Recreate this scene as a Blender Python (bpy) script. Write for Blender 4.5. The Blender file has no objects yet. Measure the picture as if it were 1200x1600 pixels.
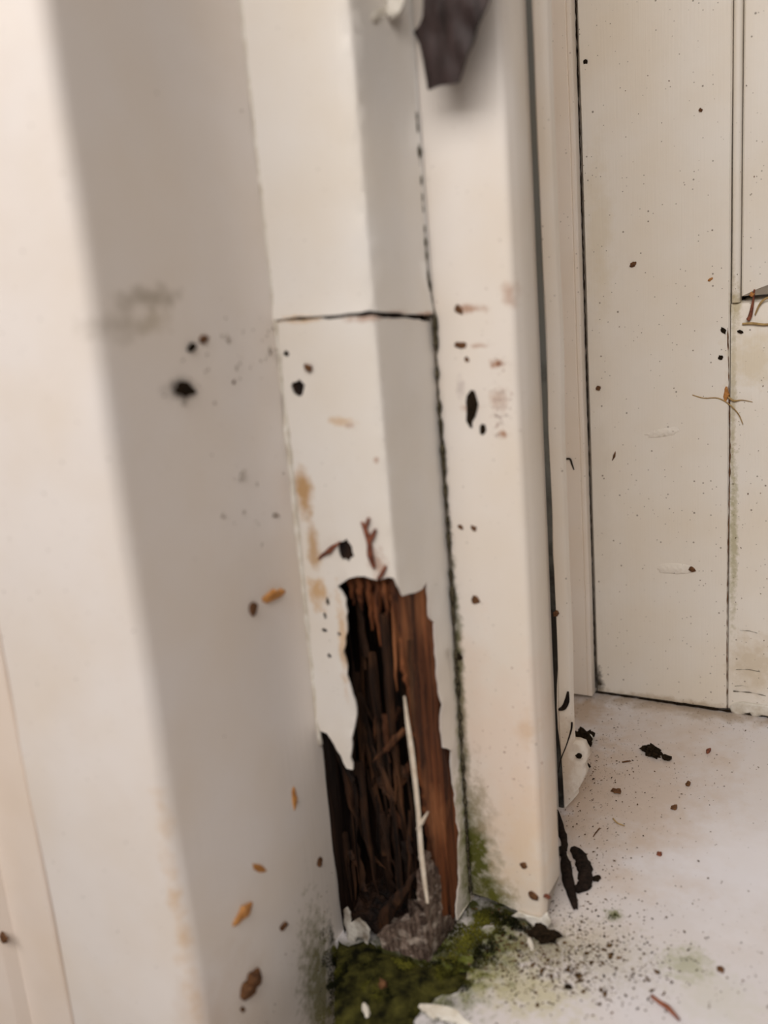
import bpy, bmesh, math, random
import numpy as np
from mathutils import Vector, Matrix, noise
from mathutils.geometry import delaunay_2d_cdt

S = bpy.context.scene
COL = S.collection
# ------------------------------------------------------------------ camera
CAM_X = (0.87085, 0.48482, -0.08105)      # camera right, down and forward axes in the world
CAM_D = (0.04637, -0.24517, -0.96837)
CAM_F = (-0.48936, 0.83955, -0.23599)
CAM_C = (0.13512, -0.43202, 0.21238)
FPX = 1450.0
cd = bpy.data.cameras.new('camera')
cam = bpy.data.objects.new('camera', cd); COL.objects.link(cam)
cx, cdn, cf = Vector(CAM_X), Vector(CAM_D), Vector(CAM_F)
m = Matrix((cx, -cdn, -cf)).transposed().to_4x4(); m.translation = Vector(CAM_C)
cam.matrix_world = m
cd.sensor_fit = 'VERTICAL'; cd.sensor_height = 32.0; cd.sensor_width = 24.0
cd.lens = FPX / 1600 * 32.0
cd.clip_start = 0.01; cd.clip_end = 50
cd.dof.use_dof = True; cd.dof.focus_distance = 0.405; cd.dof.aperture_fstop = 5.6
S.camera = cam
# ------------------------------------------------------------------ light
W = bpy.data.worlds.new('sky'); S.world = W; W.use_nodes = True
nt = W.node_tree; nt.nodes.clear()
tc = nt.nodes.new('ShaderNodeTexCoord'); sp = nt.nodes.new('ShaderNodeSeparateXYZ')
rp = nt.nodes.new('ShaderNodeValToRGB'); bg = nt.nodes.new('ShaderNodeBackground'); wo = nt.nodes.new('ShaderNodeOutputWorld')
mr = nt.nodes.new('ShaderNodeMapRange'); mr.inputs[1].default_value = -1; mr.inputs[2].default_value = 1
nt.links.new(tc.outputs['Generated'], sp.inputs[0]); nt.links.new(sp.outputs[2], mr.inputs[0])
nt.links.new(mr.outputs[0], rp.inputs[0]); nt.links.new(rp.outputs[0], bg.inputs[0]); nt.links.new(bg.outputs[0], wo.inputs[0])
e = rp.color_ramp.elements
e[0].position = 0.47; e[0].color = (0.46, 0.245, 0.15, 1)     # paving and ground below the horizon
e[1].position = 0.53; e[1].color = (0.62, 0.52, 0.44, 1)
k = e.new(1.0); k.color = (0.84, 0.77, 0.72, 1)                # overcast sky
bg.inputs[1].default_value = 0.085
ld = bpy.data.lights.new('added_sky_lamp', 'AREA'); lamp = bpy.data.objects.new('added_sky_lamp', ld); COL.objects.link(lamp)
ld.shape = 'RECTANGLE'; ld.size = 1.6; ld.size_y = 0.5; ld.energy = 13.6; ld.color = (1.0, 0.94, 0.895)      # added area lamp standing in for skylight, near enough to fade downwards
lamp.location = (-0.12, -0.86, 0.75)
lamp.rotation_euler = (Vector((-0.12, -0.12, 0.12)) - lamp.location).to_track_quat('-Z', 'Y').to_euler()
S.view_settings.view_transform = 'Standard'; S.view_settings.look = 'None'
S.view_settings.exposure = 0.0; S.view_settings.gamma = 1.0; S.view_settings.use_curve_mapping = False

# ------------------------------------------------------------------ helpers
SLOPE = 0.1                                 # the sill falls 1 in 10 towards the outside
MM = 0.001
PLANES = {'door': ('y', 0.0), 'stop': ('y', -0.006), 'strip': ('y', -0.095), 'bead': ('y', -0.159), 'beadside': ('x', 0.029),
          'post': ('y', -0.190), 'side': ('x', -0.0022), 'casing': ('x', -0.040), 'front': ('y', -0.265), 'sill': ('s', 0.0)}
NORMAL = {'y': Vector((0, -1, 0)), 'x': Vector((1, 0, 0)), 's': Vector((0, -SLOPE, 1)).normalized()}
def at(p, surf, off=0.0):
    """photograph point -> point of the named real surface (the camera was solved from the converging edges)"""
    ax, v = PLANES[surf]
    r = cx * ((p[0] - 600) / FPX) + cdn * ((p[1] - 800) / FPX) + cf
    C = Vector(CAM_C)
    if ax == 'y': t = (v - off - C.y) / r.y
    elif ax == 'x': t = (v + off - C.x) / r.x
    else: t = (SLOPE * C.y + off - C.z) / (r.z - SLOPE * r.y)
    return C + r * t
def tag(o, label=None, cat=None, group=None, kind=None):
    if label: o['label'] = label
    if cat: o['category'] = cat
    if group: o['group'] = group
    if kind: o['kind'] = kind
    return o
def link(name, me, mat, parent=None, mw=None, smooth=True):
    o = bpy.data.objects.new(name, me); COL.objects.link(o)
    if mat is not None and not me.materials: me.materials.append(mat)
    if smooth:
        for p in me.polygons: p.use_smooth = True
    if mw is not None: o.matrix_world = mw
    if parent is not None:
        o.parent = parent; o.matrix_parent_inverse = Matrix.Translation(parent.location).inverted() if parent.type == 'EMPTY' else Matrix()
    return o
def empty(name, loc=(0, 0, 0)):
    o = bpy.data.objects.new(name, None); COL.objects.link(o); o.location = loc; o.empty_display_size = 0.01
    return o
def mesh(name, vs, fs):
    me = bpy.data.meshes.new(name); me.from_pydata([tuple(v) for v in vs], [], fs); me.update(); return me
def from_bm(name, bm):
    bmesh.ops.recalc_face_normals(bm, faces=bm.faces)
    me = bpy.data.meshes.new(name); bm.to_mesh(me); bm.free(); return me
def prism(name, prof, z0, z1, nz=1, bottom=None, wob=0.0, seed=0):
    """extrude a plan outline (mm, x/y) from z0 to z1; bottom(x, y) may bend the lower end"""
    n = len(prof); vs = []; fs = []
    for j in range(nz + 1):
        t = j / nz
        for (x, y) in prof:
            zb = z0 + (bottom(x, y) if bottom else 0)
            z = zb + (z1 - zb) * t
            dx = dy = 0
            if wob:
                dx = wob * noise.noise((z * .02 + seed, x * .03, 1.3)); dy = wob * noise.noise((z * .02, y * .03 + seed, 7.7))
            vs.append(((x + dx) * MM, (y + dy) * MM, z * MM))
    for j in range(nz):
        for i in range(n):
            a = j * n + i; b = j * n + (i + 1) % n
            fs.append((a, b, b + n, a + n))
    fs.append(tuple(range(n - 1, -1, -1))); fs.append(tuple(nz * n + i for i in range(n)))
    bm = bmesh.new(); bm.from_mesh(mesh(name, vs, fs))
    me = from_bm(name, bm)
    return me
def arc(cx_, cy_, r, a0, a1, n=6):
    return [(cx_ + r * math.cos(math.radians(a0 + (a1 - a0) * i / n)), cy_ + r * math.sin(math.radians(a0 + (a1 - a0) * i / n))) for i in range(n + 1)]
def autosmooth(o, ang=35):
    me = o.data
    bm = bmesh.new(); bm.from_mesh(me)
    for ed in bm.edges:
        if len(ed.link_faces) == 2 and ed.calc_face_angle(0) > math.radians(ang): ed.smooth = False
    bm.to_mesh(me); bm.free(); return o
def tube(pts, rads, n=6, flat=1.0, up=None):
    """verts and faces of a tube through pts"""
    vs, fs = [], []
    N = len(pts)
    for i, p in enumerate(pts):
        d = (pts[min(i + 1, N - 1)] - pts[max(i - 1, 0)]).normalized()
        u = up if up is not None else Vector((0.3, -0.9, 0.2))
        a = d.cross(u)
        if a.length < 1e-4: a = d.cross(Vector((1, 0, 0)))
        a.normalize(); b = a.cross(d)
        for k in range(n):
            t = 2 * math.pi * k / n
            vs.append(p + a * math.cos(t) * rads[i] + b * math.sin(t) * rads[i] * flat)
    for i in range(N - 1):
        for k in range(n):
            q = (k + 1) % n
            fs.append((i * n + k, i * n + q, (i + 1) * n + q, (i + 1) * n + k))
    fs.append(tuple(range(n - 1, -1, -1))); fs.append(tuple((N - 1) * n + k for k in range(n)))
    return vs, fs
def inside(p, poly):
    x, y = p; c = False; n = len(poly); j = n - 1
    for i in range(n):
        xi, yi = poly[i]; xj, yj = poly[j]
        if (yi > y) != (yj > y) and x < (xj - xi) * (y - yi) / (yj - yi) + xi: c = not c
        j = i
    return c
def ragged(poly, step, amp, seed, keep=()):
    """subdivide an outline and shake it, so a torn edge reads as torn"""
    rnd = random.Random(seed); out = []
    n = len(poly)
    for i in range(n):
        a, b = Vector(poly[i]), Vector(poly[(i + 1) % n]); L = (b - a).length
        k = max(1, int(L / step)) if i not in keep else 1
        nrm = Vector((-(b - a).y, (b - a).x)); nrm = nrm / (L or 1)
        for j in range(k):
            q = a.lerp(b, j / k)
            if j: q = q + nrm * rnd.uniform(-amp, amp)
            out.append((q.x, q.y))
    return out
def sheet(name, outline, holes, to3, nrm, thick, grid=4.0, lift=None, cuts=(), seed=0):
    """thin sheet with a free outline and holes: (u, v) in mm -> to3(u, v) in metres, thickened behind"""
    rnd = random.Random(seed)
    pts, eds = [], []
    def ring(poly):
        s = len(pts); pts.extend(Vector(p) for p in poly); n = len(poly)
        eds.extend((s + i, s + (i + 1) % n) for i in range(n))
    ring(outline)
    for h in holes: ring(h)
    us = [p[0] for p in outline]; vs_ = [p[1] for p in outline]
    u = min(us)
    cols = []
    while u < max(us): cols.append(u); u += grid
    cols = [c for c in cols if not cuts or c < min(cuts) - 1 or c > max(cuts) + 1] + list(cuts)
    for c in cols:
        v = min(vs_)
        while v < max(vs_):
            q = (c + (0 if c in cuts else rnd.uniform(-.25, .25) * grid), v + rnd.uniform(-.25, .25) * grid)
            if inside(q, outline) and not any(inside(q, h) for h in holes): pts.append(Vector(q))
            v += grid
    V, E_, F, _, _, _ = delaunay_2d_cdt(pts, eds, [], 0, 1e-4)
    keep = []
    for f in F:
        c = ((V[f[0]].x + V[f[1]].x + V[f[2]].x) / 3, (V[f[0]].y + V[f[1]].y + V[f[2]].y) / 3)
        if inside(c, outline) and not any(inside(c, h) for h in holes): keep.append(f)
    used = sorted({i for f in keep for i in f}); idx = {v: i for i, v in enumerate(used)}
    top, bot = [], []
    for i in used:
        a = V[i]; q = to3(a.x, a.y); n_ = nrm(a.x, a.y)
        l = lift(a.x, a.y) if lift else 0.0
        top.append(q + n_ * l); bot.append(q + n_ * (l - thick))
    n = len(used); fs = []; cnt = {}
    for f in keep:
        g = [idx[i] for i in f]; fs.append(tuple(g)); fs.append(tuple(n + i for i in reversed(g)))
        for i in range(3):
            a, b = g[i], g[(i + 1) % 3]; cnt.setdefault((min(a, b), max(a, b)), []).append((a, b))
    for kk, l in cnt.items():
        if len(l) == 1:
            a, b = l[0]; fs.append((b, a, n + a, n + b))
    bm = bmesh.new(); bm.from_mesh(mesh(name, top + bot, fs))
    return from_bm(name, bm)

# ------------------------------------------------------------------ materials
class NT:
    def __init__(s, name):
        s.m = bpy.data.materials.new(name); s.m.use_nodes = True; s.t = s.m.node_tree; s.b = s.t.nodes['Principled BSDF']
    def n(s, typ, **kw):
        o = s.t.nodes.new(typ)
        for k_, v in kw.items():
            if k_.startswith('i'): o.inputs[int(k_[1:])].default_value = v
            else: setattr(o, k_, v)
        return o
    def l(s, a, b): s.t.links.new(a, b)
    def math(s, op, a, b=0.0, clamp=False):
        o = s.n('ShaderNodeMath', operation=op, use_clamp=clamp)
        for i, v in enumerate((a, b)):
            if isinstance(v, (int, float)): o.inputs[i].default_value = v
            else: s.l(v, o.inputs[i])
        return o.outputs[0]
    def pos(s, scale=(1, 1, 1), off=(0, 0, 0)):
        g = s.n('ShaderNodeTexCoord'); mp = s.n('ShaderNodeMapping'); mp.inputs[1].default_value = off; mp.inputs[3].default_value = scale
        s.l(g.outputs['Object'], mp.inputs[0]); return mp.outputs[0]
    def noise(s, scale, vec=None, detail=3.0, rough=0.5):
        o = s.n('ShaderNodeTexNoise'); o.inputs['Scale'].default_value = scale; o.inputs['Detail'].default_value = detail
        o.inputs['Roughness'].default_value = rough
        s.l(vec if vec is not None else s.pos(), o.inputs['Vector']); return o.outputs[0]
    def rng(s, v, a, b, c=0.0, d=1.0):
        o = s.n('ShaderNodeMapRange'); s.l(v, o.inputs[0])
        for i, x in enumerate((a, b, c, d)): o.inputs[i + 1].default_value = x
        return o.outputs[0]
    def mix(s, f, a, b, mode='MIX'):
        o = s.n('ShaderNodeMix', data_type='RGBA', blend_type=mode)
        for v, i in ((f, 0), (a, 6), (b, 7)):
            if isinstance(v, (int, float)): o.inputs[i].default_value = v
            elif isinstance(v, tuple): o.inputs[i].default_value = v if len(v) == 4 else (*v, 1)
            else: s.l(v, o.inputs[i])
        return o.outputs[2]
    def bump(s, h, strength, dist):
        o = s.n('ShaderNodeBump'); o.inputs['Strength'].default_value = strength; o.inputs['Distance'].default_value = dist
        s.l(h, o.inputs['Height']); s.l(o.outputs[0], s.b.inputs['Normal'])
    def done(s, col, rough=0.5, spec=0.5):
        if isinstance(col, tuple): s.b.inputs['Base Color'].default_value = (*col, 1)
        else: s.l(col, s.b.inputs['Base Color'])
        if isinstance(rough, (int, float)): s.b.inputs['Roughness'].default_value = rough
        else: s.l(rough, s.b.inputs['Roughness'])
        s.b.inputs['Specular IOR Level'].default_value = spec
        return s.m
def paint(name, base, stains=(), specks=0.5, grain=(900, 900, 25), brush=0.25, rough=0.42, tint=0.5, spec=0.4):
    """weathered gloss paint over wood: brush marks, fly specks, and stains and tints that have a place of their own"""
    t = NT(name)
    big = t.noise(28, detail=3)
    c = t.mix(t.rng(big, .35, .7), tuple(base), (base[0] * .965, base[1] * .93, base[2] * .875))
    yel = t.noise(9, t.pos((1, 1, .5), (3, 1, 2)), 4)
    c = t.mix(t.math('MULTIPLY', t.rng(yel, .5, .75), tint), c, (base[0] * .93, base[1] * .85, base[2] * .72))
    for (ct, r, colr, st, ns) in stains:
        g = t.n('ShaderNodeTexCoord'); mp = t.n('ShaderNodeMapping')
        mp.inputs[1].default_value = tuple(-ct[i] / r[i] for i in range(3)); mp.inputs[3].default_value = tuple(1 / r[i] for i in range(3))
        t.l(g.outputs['Object'], mp.inputs[0])
        ln = t.n('ShaderNodeVectorMath', operation='LENGTH'); t.l(mp.outputs[0], ln.inputs[0])
        nz = t.noise(ns, detail=5, rough=.65)
        d = t.math('ADD', ln.outputs['Value'], t.math('MULTIPLY', t.math('SUBTRACT', nz, .5), 2.2))
        c = t.mix(t.rng(d, .25, 1.0, st, 0.0), c, colr)
    if specks:
        for sc, th, gate in ((260, .13, .80), (520, .16, .82), (120, .07, .75)):
            v = t.n('ShaderNodeTexVoronoi'); v.inputs['Scale'].default_value = sc; t.l(t.pos((1, 1, 1), (.1 * sc, 0, 0)), v.inputs['Vector'])
            hs = t.n('ShaderNodeSeparateColor'); t.l(v.outputs['Color'], hs.inputs[0])
            on = t.math('MULTIPLY', t.math('GREATER_THAN', hs.outputs[0], gate), t.rng(v.outputs['Distance'], th * .5, th, 1.0, 0.0))
            c = t.mix(t.math('MULTIPLY', on, specks), c, (.10, .065, .035))
    h = t.math('ADD', t.noise(1, t.pos(grain), 2), t.math('MULTIPLY', t.noise(130, detail=3), 1.0))
    t.bump(h, brush, .0006)
    return t.done(c, t.rng(t.noise(60), .3, .7, rough - .08, rough + .12), spec)
def plain(name, a, b, scale, rough=.7, stretch=(1, 1, 1), bump=.5, spec=.3, dist=.0005):
    t = NT(name); n_ = t.noise(scale, t.pos(stretch), 4, .6)
    t.bump(n_, bump, dist)
    return t.done(t.mix(t.rng(n_, .35, .68), a, b), rough, spec)
WHITE = (.80, .745, .70)
mmv = lambda x, y, z: (x * MM, y * MM, z * MM)
def pst(px, surf, rad, colr, st=.7, ns=180):
    q = at(px, surf); return (tuple(q), tuple(r * MM for r in rad), colr, st, ns)
TAN = (.50, .30, .13); GREEN = (.13, .15, .025); GRIME = (.07, .05, .03); RUST = (.36, .15, .06); OCHRE = (.62, .40, .20)
M = {}
M['casing'] = paint('white paint on the casing', WHITE, [
    pst((232, 466), 'casing', (12, 14, 4), (.25, .20, .13), .55), pst((185, 510), 'casing', (12, 11, 5), (.30, .25, .18), .35),
    pst((235, 505), 'casing', (12, 9, 4), (.34, .27, .16), .4), pst((500, 1560), 'casing', (12, 13, 42), (.16, .15, .045), .85, 300), pst((526, 1540), 'casing', (12, 3.2, 34), (.02, .018, .008), 1, 300),
    pst((285, 607), 'casing', (12, 9, 4), GRIME, .4), pst((330, 1640), 'casing', (12, 30, 30), TAN, .25, 60), pst((262, 1330), 'casing', (6, 4.5, 34), (.66, .46, .28), .6, 150), pst((292, 1500), 'casing', (6, 4.5, 30), (.66, .46, .28), .6, 150)], specks=.35, brush=.15)
M['casing2'] = paint('cream paint on the outer board', (.83, .73, .65), specks=.1, brush=.12)
M['post'] = paint('white paint on the post', (.82, .785, .735), [
    pst((474, 770), 'post', (3.6, 30, 13), TAN, .95, 90), pst((488, 850), 'post', (3.0, 30, 12), TAN, .8, 90), pst((497, 925), 'post', (4.5, 30, 7), OCHRE, .9),
    pst((530, 658), 'post', (6, 30, 1.8), OCHRE, .6, 300), pst((546, 665), 'post', (2, 30, 1.2), RUST, .4, 300),
    pst((588, 719), 'post', (1.2, 30, 1.2), RUST, .6, 300), pst((590, 880), 'post', (4.0, 30, 6), RUST, .55, 420), pst((470, 498), 'post', (9, 30, 1.6), OCHRE, .8, 260),
    pst((570, 497), 'post', (8, 30, 1.6), RUST, .6, 260), pst((537, 1000), 'post', (2.4, 30, 20), OCHRE, .7, 200),
    pst((728, 1330), 'side', (30, 11, 46), (.24, .24, .08), .9, 260), pst((732, 1370), 'side', (30, 5, 26), (.08, .08, .02), .9, 300), pst((712, 1150), 'side', (30, 3, 40), (.30, .27, .10), .6, 260), pst((655, 493), 'side', (30, 8, 1.4), RUST, .7, 260)], specks=.2, brush=.15)
M['bead'] = paint('white paint on the bead', (.83, .775, .715), [
    pst((742, 1325), 'bead', (11, 30, 38), (.10, .105, .02), 1.0, 200), pst((770, 1395), 'bead', (12, 30, 9), (.12, .12, .022), 1.0, 240),
    pst((720, 1080), 'bead', (2.6, 30, 65), (.10, .10, .03), .95, 260), pst((700, 830), 'bead', (1.6, 30, 40), GRIME, .8, 260),
    pst((820, 1140), 'bead', (5, 30, 8), OCHRE, .7, 150), pst((815, 1300), 'bead', (16, 30, 32), (.78, .60, .42), .75, 60), pst((800, 1180), 'bead', (30, 30, 45), (.80, .64, .52), .6, 50),
    pst((780, 625), 'bead', (4.0, 30, 4.5), RUST, .35, 620), pst((775, 569), 'bead', (3.6, 30, 1.6), RUST, .9, 520), pst((787, 678), 'bead', (2.4, 30, 1.6), RUST, .8, 520),
    pst((735, 638), 'bead', (3.5, 30, 2.0), RUST, .5, 420), pst((750, 540), 'bead', (4.0, 30, .9), RUST, .5, 420), pst((735, 483), 'bead', (6.0, 30, 2.0), RUST, .7, 300),
    pst((795, 458), 'bead', (3.0, 30, 5), RUST, .5, 300), pst((720, 605), 'bead', (2.2, 30, 4), (.45, .38, .36), .45, 420)], specks=.25, brush=.12)
M['strip'] = paint('white paint on the strip', (.84, .79, .73), [
    pst((880, 1180), 'strip', (8, 30, 26), (.55, .42, .30), .6, 150), pst((850, 1120), 'beadside', (30, 12, 20), TAN, .75, 300)], specks=.6, brush=.1)
M['stop'] = paint('white paint on the door stop', (.86, .79, .715), [], specks=.35, brush=.1)
M['door'] = paint('white paint on the door', (.85, .81, .745), [
    pst((1145, 620), 'door', (1.7, 30, 60), (.42, .36, .20), .6, 420), pst((1146, 840), 'door', (2.4, 30, 50), (.40, .37, .20), .7, 420),
    pst((1175, 560), 'door', (14, 30, 16), (.70, .60, .42), .6, 120), pst((1180, 1040), 'door', (14, 30, 18), (.64, .54, .40), .7, 150),
    pst((935, 1065), 'door', (3.2, 30, 9), (.04, .03, .02), 1.0, 300), pst((926, 960), 'door', (1.2, 30, 26), GRIME, .9, 260), pst((915, 600), 'door', (1.0, 30, 60), GRIME, .7, 260),
    pst((907, 250), 'door', (1.0, 30, 40), (.25, .17, .08), .8, 260), pst((930, 700), 'door', (9, 30, 110), (.72, .66, .57), .4, 60), pst((935, 350), 'door', (8, 30, 40), (.73, .64, .48), .5, 70),
    pst((1075, 1100), 'door', (70, 30, 3.0), (.40, .30, .18), .6, 200), pst((1150, 480), 'door', (3, 30, 9), (.45, .37, .18), .7, 300)],
    specks=.75, grain=(1300, 1300, 30), brush=.18, tint=.35)
M['sill'] = paint('white paint on the sill', (.66, .635, .65), [
    pst((915, 1230), 'sill', (17, 40, 30), (.46, .31, .19), .85, 120), pst((1050, 1105), 'sill', (95, 8, 30), (.36, .27, .18), .75, 140), pst((900, 1110), 'sill', (20, 16, 30), (.42, .28, .16), .7, 120),
    pst((985, 1230), 'sill', (52, 85, 30), (.56, .46, .385), .85, 60),
    pst((770, 1425), 'sill', (24, 9, 30), (.05, .055, .012), 1, 220), pst((800, 1436), 'sill', (16, 7, 30), (.04, .035, .015), .9, 260), pst((720, 1510), 'sill', (24, 22, 30), GREEN, 1, 220), pst((790, 1470), 'sill', (15, 12, 30), (.14, .15, .04), .9, 260), pst((600, 1520), 'sill', (30, 34, 30), (.05, .055, .012), 1, 160),
    pst((960, 1430), 'sill', (4.5, 4, 30), GREEN, .8, 520), pst((850, 1480), 'sill', (16, 10, 30), (.20, .17, .08), .7, 620), pst((930, 1490), 'sill', (26, 18, 30), (.40, .36, .24), .45, 620), pst((575, 1560), 'sill', (12, 40, 30), (.03, .03, .012), 1, 120), pst((1075, 1505), 'sill', (11, 10, 30), (.30, .32, .14), .55, 420),
    pst((1120, 1560), 'sill', (17, 14, 30), (.52, .52, .40), .3, 300), pst((820, 1545), 'sill', (24, 14, 30), (.50, .46, .28), .75, 300), pst((1180, 1350), 'sill', (40, 40, 30), (.80, .80, .86), .5, 40)],  # last entry: pale bluish sky sheen put into the sill colour
    specks=.85, grain=(120, 25, 120), brush=.25, rough=.34, spec=.6)
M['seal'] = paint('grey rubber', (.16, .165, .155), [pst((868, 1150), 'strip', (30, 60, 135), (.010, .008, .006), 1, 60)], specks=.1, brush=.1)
def woodmat(name, dark, mid, hi, sc=(420, 420, 14), rough=.75):
    t = NT(name)
    a = t.noise(1, t.pos(sc), 5, .65); b = t.noise(1, t.pos((sc[0] * .3, sc[1] * .3, sc[2] * 2.5), (5, 2, 1)), 3)
    c = t.mix(t.rng(a, .38, .66), dark, mid); c = t.mix(t.rng(b, .52, .75), c, hi)
    t.bump(a, 1.0, .0012)
    return t.done(c, rough, .25)
M['rot'] = woodmat('rotten dark wood', (.003, .0015, .001), (.020, .008, .0035), (.045, .019, .008))
M['fibre'] = woodmat('torn brown fibre', (.006, .003, .002), (.050, .021, .009), (.12, .052, .022))
M['red'] = woodmat('red brown sound wood', (.024, .008, .004), (.26, .085, .030), (.40, .16, .066), (420, 420, 11))
M['red2'] = woodmat('dull red brown fibre', (.016, .007, .004), (.11, .040, .016), (.20, .085, .036))
M['grey'] = woodmat('weathered grey end of the wood', (.055, .034, .025), (.25, .18, .14), (.58, .49, .41), (620, 620, 130))
M['pale'] = plain('pale bare splinter', (.62, .52, .40), (.78, .70, .58), 300)
M['dirt'] = plain('black dirt', (.008, .006, .004), (.035, .022, .012), 900, .95, bump=1, spec=.05)
M['grime'] = plain('olive black grime', (.016, .013, .008), (.13, .11, .07), 700, .95, bump=1, spec=.05)
M['brown'] = plain('brown crumb', (.07, .03, .012), (.20, .09, .035), 700, .8, bump=1)
M['blister'] = plain('grey blistered paint', (.34, .29, .245), (.48, .43, .375), 300, .7)
M['crumbs'] = plain('brown and black crumbs', (.015, .010, .006), (.19, .11, .05), 500, .9, bump=.5, spec=.05)
M['orange'] = plain('orange wood chip', (.36, .15, .04), (.62, .30, .09), 500, .7)
M['leaf'] = plain('black shrivelled leaf', (.007, .005, .004), (.028, .018, .013), 500, .8, bump=1, spec=.12)
M['straw'] = plain('dry straw', (.30, .19, .07), (.52, .36, .16), 400, .7)
M['twig'] = plain('dark red twig', (.10, .03, .018), (.30, .10, .05), 400, .7)
M['flake'] = plain('flaked white paint', (.62, .56, .46), (.82, .79, .72), 200, .55)
M['dirtyflake'] = plain('mouldy flaked paint', (.14, .10, .06), (.80, .77, .70), 130, .7)
M['moss'] = None
t = NT('moss'); at_ = t.n('ShaderNodeAttribute', attribute_name='tone')
M['moss'] = t.done(t.mix(at_.outputs['Fac'], (.008, .009, .003), (.21, .20, .030)), .9, .1)
M['mossbed'] = plain('dark moss bed', (.006, .006, .002), (.075, .070, .016), 200, .95, bump=1, spec=.1, dist=.002)
M['flap'] = plain('dark brown brittle membrane', (.007, .004, .0035), (.062, .040, .038), 110, .55, stretch=(1, 1, .35), bump=.9, spec=.25, dist=.0015)
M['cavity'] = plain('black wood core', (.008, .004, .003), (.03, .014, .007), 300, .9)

# ------------------------------------------------------------------ the setting
def struct(name, me, mat, label, ang=35, parent=None):
    o = link(name, me, mat, parent); autosmooth(o, ang)
    if parent is None: tag(o, label, None, None, 'structure')
    return o
# sill
def sill_mesh():
    out = [(-60, 30), (420, 30), (420, -430), (-14, -430), (-13, -300), (-17, -235), (-24, -213), (-35, -193.5), (-60, -192)]
    out = ragged(out, 6, .9, 3, keep=(0, 1, 2, 7, 8))
    up = NORMAL['s']
    return sheet('sill', out, [], lambda u, v: Vector((u * MM, v * MM, SLOPE * v * MM)), lambda u, v: up, .03, grid=9,
                 lift=lambda u, v: .0005 * noise.noise((u * .03, v * .03, 0)) + .00025 * noise.noise((u * .12, v * .12, 3)))
sill = struct('sill', sill_mesh(), M['sill'], 'white painted sloping sill under the door and frame, mossy beside the rotten post', 50)
# casing (bright front, grey return)
prof = [(-97.6, -250), (-97.6, -264.4), (-97, -265)] + arc(-45, -260, 5, -90, 0, 8) + [(-40, -100), (-97.6, -100)]
casing = struct('trim_1', prism('trim_1', prof, -260, 560, 60, wob=.5, seed=2), M['casing'], 'wide white casing board nearest the camera with a grey shaded return')
prof = [(-240, -266), (-128.5, -266), (-127, -265), (-124, -262.2), (-118, -262.6), (-108, -264), (-99.4, -264.6), (-98.9, -264), (-98.9, -100), (-240, -100)]
struct('trim_2', prism('trim_2', prof, -260, 560, 12), M['casing2'], 'cream board beyond the thin joint at the far left edge')
# lumpy old paint along the casing edge, beside the post
rnd = random.Random(5)
pts, rr = [], []
for i in range(76):
    z = 310 - i * 3.35
    w = .55 + .5 * noise.noise((z * .12, 1, 2)) + (.55 if 58 < z < 170 else 0)
    pts.append(Vector(((-39.6 + .5 * noise.noise((z * .2, 4, 1))) * MM, -189.9 * MM, z * MM))); rr.append(max(.15, w) * MM)
v_, f_ = tube(pts, rr, 6)
o = link('paint_ridge', mesh('paint_ridge', v_, f_), M['flake'], casing)

# post: a hollow core, torn paint skin, rotten wood
post = empty('trim_3', (-0.02, -0.175, -0.02)); tag(post, 'white painted post with a rotten hollow at its foot', None, None, 'structure')
R_, U1 = 1.5, -5.0
U2 = U1 + R_ * math.pi / 2
def post3(u, v):
    if u <= U1: return Vector((u * MM, -.190, v * MM))
    if u < U2:
        a = (u - U1) / R_; return Vector(((U1 + R_ * math.sin(a)) * MM, (-188.5 - R_ * math.cos(a)) * MM, v * MM))
    d = u - U2; return Vector(((-3.5 + d * .11) * MM, (-188.5 + d) * MM, v * MM))
def postn(u, v):
    if u <= U1: return Vector((0, -1, 0))
    if u < U2: a = (u - U1) / R_; return Vector((math.sin(a), -math.cos(a), 0))
    return Vector((1, -.11, 0)).normalized()
def cu(p): q = at(p, 'post'); return (q.x * 1000, q.z * 1000)
def du(p): q = at(p, 'side'); return (U2 + (q.y * 1000 + 188.5), q.z * 1000)
crack_c = [cu((440, 499)), cu((480, 495)), cu((530, 492)), cu((577, 485))]
crack_d = [du((600, 487)), du((640, 491)), du((679, 489))]
crackl_c = [cu((440, 502)), cu((480, 499)), cu((530, 497)), cu((577, 493))]
crackl_d = [du((600, 495)), du((640, 498)), du((679, 502))]
UL, UR = -39.8, U2 + 29.3
top_out = [(UL, 560)] + [(UL, crack_c[0][1])] + crack_c[1:] + crack_d[:-1] + [(UR, crack_d[-1][1]), (UR, 560)]
top_out = ragged(top_out, 3.0, .35, 11, keep=(0, len(top_out) - 2, len(top_out) - 1))
cuts = [U1, U1 + .6, U1 + 1.2, U1 + 1.8, U2]
def lift_top(u, v):
    d = v - crack_c[0][1]
    return .0006 * math.exp(-d / 3.0) * (1 if u < U1 else .6) + .00012 * noise.noise((u * .1, v * .05, 0))
o = link('paint_skin', sheet('paint_skin', top_out, [], post3, postn, .0011, 6, lift_top, cuts), M['post'], post); autosmooth(o, 50)
edge = [cu(p) for p in ((498, 1122), (503, 1140), (514, 1143), (530, 1170), (545, 1197), (555, 1199), (552, 1180), (554, 1150), (561, 1122), (563, 1102),
                        (557, 1080), (546, 1052), (541, 1015), (543, 975), (541, 935), (527, 916), (546, 903), (570, 900), (592, 906), (606, 902), (617, 904))]
edged = [du(p) for p in ((624, 905), (633, 931), (648, 926), (659, 921), (665, 908), (667, 935), (668, 962), (676, 972), (680, 1040), (686, 1100), (690, 1168), (699, 1172), (706, 1240), (712, 1300), (714, 1380), (710, 1436))]
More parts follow.
